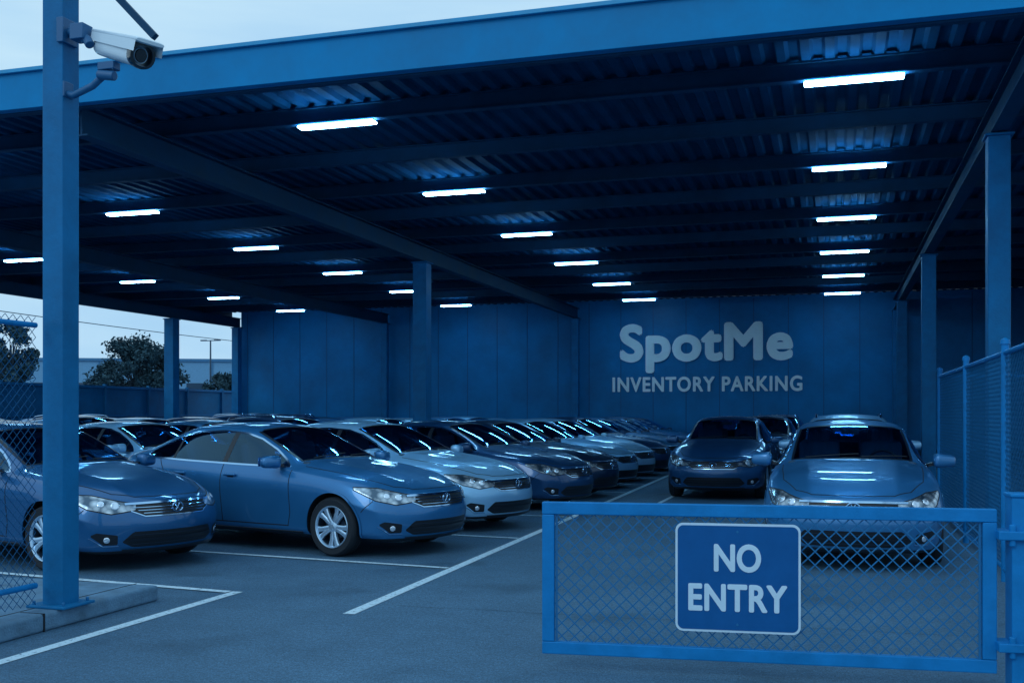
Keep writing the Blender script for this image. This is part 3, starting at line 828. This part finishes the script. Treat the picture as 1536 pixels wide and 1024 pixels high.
o = obj('text_no', text_mesh('NO', .27, .165, .002, .0, bold=.006, mat='signwhite'), sg); o.location = (0, -.008, SZ + .035)
o = obj('text_entry', text_mesh('ENTRY', .565, .160, .002, .0, spacing=1.05, bold=.006, mat='signwhite'), sg); o.location = (0, -.008, SZ - .195)

fr_ = empty('chain_link_fence', (1.5, 6.9, 0), R(90))
Fm = MB(); ys = [0, 3.9, 7.0, 10.4]
for q in ys:
    Fm.tube([(q, 0, 0), (q, 0, 2.2)], .035, 'gate', 14); Fm.tube([(q, 0, 2.2), (q, 0, 2.24), (q, 0, 2.26)], [.045, .04, .01], 'gate', 14)
for zz in (2.12, .12): Fm.tube([(0, 0, zz), (10.4, 0, zz)], .024, 'gate', 10)
obj('posts_and_rails', Fm.mesh('fp', 40), fr_)
Fw = MB(); link_panel(Fw, (0, 0, 0), (1, 0, 0), 10.4, 2.0, .12, .085, .0022, 'wirefar'); obj('wire_mesh', Fw.mesh('fw'), fr_)
fr2 = empty('chain_link_fence', (1.5, 17.3, 0), 0)
Fm = MB()
for zz in (2.12, .12): Fm.tube([(0, 0, zz), (6, 0, zz)], .024, 'gate', 10)
for q in (3, 6): Fm.tube([(q, 0, 0), (q, 0, 2.2)], .035, 'gate', 12)
obj('posts_and_rails', Fm.mesh('fp2', 40), fr2)
Fw = MB(); link_panel(Fw, (0, 0, 0), (1, 0, 0), 6, 2.0, .12, .085, .0022, 'wirefar'); obj('wire_mesh', Fw.mesh('fw2'), fr2)
fl = empty('chain_link_fence', (-5.60, 6.45, 0), R(-90))
Fm = MB()
Fm.tube([(0, 0, 2.2), (5.5, 0, 2.2)], .02, 'gate', 10); Fm.tube([(0, 0, .30), (5.5, 0, .30)], .022, 'gate', 10)
for q in (2.75, 5.5): Fm.tube([(q, 0, .1), (q, 0, 2.3)], .03, 'gate', 12)
obj('posts_and_rails', Fm.mesh('fp3', 40), fl)
Fw = MB(); link_panel(Fw, (0, 0, 0), (1, 0, 0), 5.5, 2.1, .16, .075, .0016, 'wirefar'); obj('wire_mesh', Fw.mesh('fw3'), fl)

# ------------------------------------------------------------ steel pole + cctv
pole = empty('steel_pole', (-5.52, 6.62, 0))
Pp = MB(); Pp.box((0, 0, 3.1), (.18, .18, 6.0), 'steel'); Pp.box((0, 0, .142), (.34, .34, .022), 'steel')
for a in (-.13, .13):
    for b in (-.13, .13): Pp.tube([(a, b, .15), (a, b, .18)], .014, 'wire', 6)
po = obj('pole_shaft', Pp.mesh('pole'), pole); bevel(po, .008)
Bq = MB(); Bq.bar((.07, .16, 4.98), (.66, .22, 4.36), .05, .05, 'beam'); Bq.box((.0, .12, 4.98), (.16, .10, .14), 'beam'); obj('stay_bar', Bq.mesh('stay'), pole)

cam_e = empty('security_camera', (-4.93, 6.55, 4.17)); cam_e.scale = (1.15, 1.15, 1.15)
dirv = Vector((.86, -.36, -.33)).normalized()
Q = dirv.to_track_quat('X', 'Z').to_matrix()
Cc = MB()
def sec_loft(secs, mat, cap=True, p=.75):
    vs = []; n = 24
    for (xx, w, h, zc) in secs:
        for k in range(n):
            a = 2 * math.pi * (k + .5) / n; ca, sa = math.cos(a), math.sin(a)
            yy_ = math.copysign(abs(ca) ** p, ca) * w / 2; z_ = math.copysign(abs(sa) ** p, sa) * h / 2 + zc
            vs.append(Q @ Vector((xx, yy_, z_)))
    fs = [(i * n + k, i * n + (k + 1) % n, (i + 1) * n + (k + 1) % n, (i + 1) * n + k) for i in range(len(secs) - 1) for k in range(n)]
    if cap: fs += [tuple(reversed(range(n))), tuple((len(secs) - 1) * n + k for k in range(n))]
    Cc.add(vs, fs, mat)
sec_loft([(-.27, .08, .07, 0), (-.255, .12, .11, 0), (-.23, .135, .125, 0), (-.1, .145, .135, 0), (.20, .155, .145, 0)], 'camwhite')
sec_loft([(.20, .165, .155, 0), (.235, .172, .162, 0), (.25, .168, .158, 0), (.25, .135, .125, 0), (.20, .12, .11, 0)], 'lens', False, .95)
sec_loft([(-.29, .13, .022, .072), (-.27, .155, .03, .076), (.30, .19, .032, .088), (.31, .185, .02, .088)], 'camwhite', True, .5)
vs = []
for xx in (-.27, .30):
    for s in (-1, 1): vs += [Q @ Vector((xx, s * (.076 if xx < 0 else .094), .08)), Q @ Vector((xx, s * (.078 if xx < 0 else .096), .015))]
Cc.add(vs, [(0, 1, 5, 4), (2, 3, 7, 6)], 'camwhite')
def ring(xc, r, mat, x2):
    vs = [Q @ Vector((xc, r * math.cos(2 * math.pi * k / 24), r * math.sin(2 * math.pi * k / 24))) for k in range(24)] + [Q @ Vector((x2, .9 * r * math.cos(2 * math.pi * k / 24), .9 * r * math.sin(2 * math.pi * k / 24))) for k in range(24)]
    Cc.add(vs, [(k, (k + 1) % 24, 24 + (k + 1) % 24, 24 + k) for k in range(24)] + [tuple(range(24, 48))], mat)
ring(.20, .05, 'lampcase', .225); ring(.226, .042, 'lens', .232)
cobj = obj('housing', Cc.mesh('cctv', 50), cam_e)
Cb = MB()
Cb.tube([(-.5, .03, -.20), (-.38, .02, -.24), (-.22, .0, -.20), (-.12, 0, -.13), (-.10, 0, -.07)], .022, 'cammetal', 12)
Cb.tube([(-.5, .03, .17), (-.36, .02, .16), (-.27, .01, .10), (-.24, .0, .06)], .03, 'cammetal', 12)
Cb.box((-.44, .03, .17), (.05, .14, .16), 'cammetal'); Cb.box((-.44, .03, -.20), (.03, .09, .10), 'cammetal')
Cb.box((-.10, 0, -.09), (.12, .07, .05), 'cammetal'); Cb.box((-.32, .015, .15), (.10, .10, .10), 'cammetal')
Cb.tube([(-.16, -.02, -.14), (-.04, -.02, -.16)], .03, 'cammetal', 10)
cbo = obj('mounting_bracket', Cb.mesh('bracket', 40), cam_e); bevel(cbo, .005)

# ------------------------------------------------------------ surroundings on the left
bf = empty('boundary_fence')
Bf = MB()
Bf.box((-25.8, 24, 1.3), (.05, 44, 2.6), 'boundary')
y = 2
while y < 46:
    Bf.box((-25.74, y, 1.33), (.12, .12, 2.66), 'boundary'); y += 2.6
Bf.box((-25.74, 24, 2.55), (.09, 43.9, .08), 'steel'); Bf.box((-25.74, 24, 1.5), (.07, 43.9, .06), 'steel')
obj('panels', Bf.mesh('bf'), bf)

def building(name, c, size, rz, mat):
    e = empty(name, (c[0], c[1], 0), rz); b = MB(); w, d, h = size
    b.box((0, 0, h / 2), (w, d, h), mat); b.box((0, 0, h + .12), (w + .3, d + .3, .24), 'bldg')
    k = -w / 2 + 2
    while k < w / 2 - 1.5:
        b.box((k, -d / 2 - .03, h * .62), (1.6, .06, .9), 'bldgdark'); b.box((k + 1.4, -d / 2 - .04, h / 2), (.12, .08, h), 'bldg'); k += 3.2
    b.box((w * .2, -d / 2 - .04, 1.7), (3.2, .08, 3.4), 'bldgdark')
    obj('walls_and_roof', b.mesh('bld'), e)
building('warehouse_building', (-58, 88), (34, 14, 6.2), R(25), 'bldg2')
building('warehouse_building', (-88, 92), (40, 16, 7.0), R(32), 'bldg')

def tree(name, loc, h, cw, trunk=.35, seed=1, nclump=26, base=.32):
    rnd = random.Random(seed); e = empty(name, loc)
    t = MB(); t.tube([(0, 0, 0), (.05, .03, h * .2), (.0, .1, h * .45), (.08, .0, h * .8)], [.22, .17, .12, .04], 'bark', 8)
    clumps = []
    for k in range(nclump):
        a = rnd.uniform(0, 6.28); zz = rnd.uniform(base, .95); rr = math.sqrt(rnd.random()) * cw / 2 * math.sin(math.pi * min(1, max(.12, (zz - base + .12) / (1.12 - base)))) ** .6
        c = Vector((rr * math.cos(a), rr * math.sin(a), zz * h)); clumps.append((c, rnd.uniform(.4, .85) * cw / 6))
        s0 = Vector((0, 0.05, h * rnd.uniform(.2, .6)))
        if s0.z > c.z: s0.z = c.z * .7
        t.tube([s0, (s0 + c) / 2 + Vector((0, 0, .15)), c], [.06, .035, .012], 'bark', 5)
    obj('trunk_and_limbs', t.mesh('trunk', 60), e)
    l = MB()
    for c, r in clumps:
        for q in range(190):
            d = Vector((rnd.gauss(0, 1), rnd.gauss(0, 1), rnd.gauss(0, .8))); d = d.normalized() * r * rnd.random() ** .45 * rnd.uniform(.8, 1.3)
            p = c + d; s = rnd.uniform(.06, .16)
            u = Vector((rnd.gauss(0, 1), rnd.gauss(0, 1), rnd.gauss(0, 1))).normalized(); v = u.orthogonal().normalized()
            l.add([p - u * s, p + v * s * .5, p + u * s, p - v * s * .5], [(0, 1, 2, 3)], 'leaf')
    obj('foliage', l.mesh('leaves'), e)
tree('broadleaf_tree', (-44.0, 59.9, 0), 6.5, 5.6, seed=3, nclump=85, base=.25)
tree('broadleaf_tree', (-41.3, 66.5, 0), 4.4, 3.4, seed=5, nclump=50)
tree('broadleaf_tree', (-45.2, 50.0, 0), 6.9, 3.6, seed=8, nclump=34, base=.5)
tree('broadleaf_tree', (-51.5, 56.0, 0), 4.6, 4.5, seed=11, nclump=40)

sl = empty('street_lamp', (-47.6, 74.2, 0))
s = MB(); s.tube([(0, 0, 0), (0, 0, 7.4)], [.11, .06], 'bldgdark', 8); s.bar((-.7, .0, 7.4), (.7, 0, 7.4), .07, .07, 'bldgdark')
s.box((-.62, 0, 7.42), (.5, .2, .1), 'bldgdark'); s.box((.62, 0, 7.42), (.5, .2, .1), 'bldgdark')
obj('mast_and_heads', s.mesh('sl'), sl)
pw = empty('power_lines')
w = MB()
for (dx, z) in ((0, 7.6), (.0, 6.7)):
    pts = []
    for k in range(25):
        t_ = k / 24; pts.append((-36 + dx, 15 + 75 * t_, z + (-.6) * math.sin(math.pi * t_)))
    w.tube(pts, .022, 'bldgdark', 5)
for yy in (15, 90): w.tube([(-36, yy, 0), (-36, yy, 8)], .13, 'bark', 8); w.bar((-37, yy, 7.6), (-35, yy, 7.6), .1, .1, 'bark')
obj('wires_and_poles', w.mesh('pw'), pw)

# ------------------------------------------------------------ world, sun, camera
wd = bpy.data.worlds.new('World'); scene.world = wd; wd.use_nodes = True
nt = wd.node_tree; nt.nodes.clear()
out = nt.nodes.new('ShaderNodeOutputWorld')
sky = nt.nodes.new('ShaderNodeTexSky'); sky.sky_type = 'NISHITA'; sky.sun_disc = False; sky.sun_elevation = R(8); sky.sun_rotation = R(200)
bg1 = nt.nodes.new('ShaderNodeBackground'); bg1.inputs[1].default_value = 0.05; nt.links.new(sky.outputs[0], bg1.inputs[0])
tc = nt.nodes.new('ShaderNodeTexCoord'); mp = nt.nodes.new('ShaderNodeMapping'); mp.inputs['Scale'].default_value = (1.5, 1.5, 9)
nt.links.new(tc.outputs['Generated'], mp.inputs[0])
n = nt.nodes.new('ShaderNodeTexNoise'); n.inputs['Scale'].default_value = 1.6; n.inputs['Detail'].default_value = 6; n.inputs['Roughness'].default_value = .5
nt.links.new(mp.outputs[0], n.inputs['Vector'])
cr = nt.nodes.new('ShaderNodeValToRGB')
cr.color_ramp.elements[0].position = .34; cr.color_ramp.elements[0].color = (0.40, 0.67, 0.94, 1)
cr.color_ramp.elements[1].position = .68; cr.color_ramp.elements[1].color = (0.58, 0.83, 1.0, 1)
nt.links.new(n.outputs['Fac'], cr.inputs[0])
bg2 = nt.nodes.new('ShaderNodeBackground'); bg2.inputs[1].default_value = 1.0; nt.links.new(cr.outputs[0], bg2.inputs[0])
mx = nt.nodes.new('ShaderNodeMixShader'); mx.inputs[0].default_value = .96
nt.links.new(bg1.outputs[0], mx.inputs[1]); nt.links.new(bg2.outputs[0], mx.inputs[2]); nt.links.new(mx.outputs[0], out.inputs[0])
sl_ = bpy.data.lights.new('sun', 'SUN'); sl_.energy = .5; sl_.angle = R(20); sl_.color = (.7, .88, 1.0)
so = bpy.data.objects.new('sun', sl_); COL.objects.link(so); so.rotation_euler = (R(55), 0, R(-20))

cd = bpy.data.cameras.new('camera'); cd.sensor_width = 36; cd.lens = 37.5; cd.shift_y = .071; cd.clip_end = 2000; cd.clip_start = .05
cam = bpy.data.objects.new('camera', cd); COL.objects.link(cam); cam.location = (0, 0, 1.55); cam.rotation_euler = (R(90), 0, R(16.9))
scene.camera = cam
scene.view_settings.view_transform = 'Standard'; scene.view_settings.look = 'None'; scene.view_settings.exposure = 0
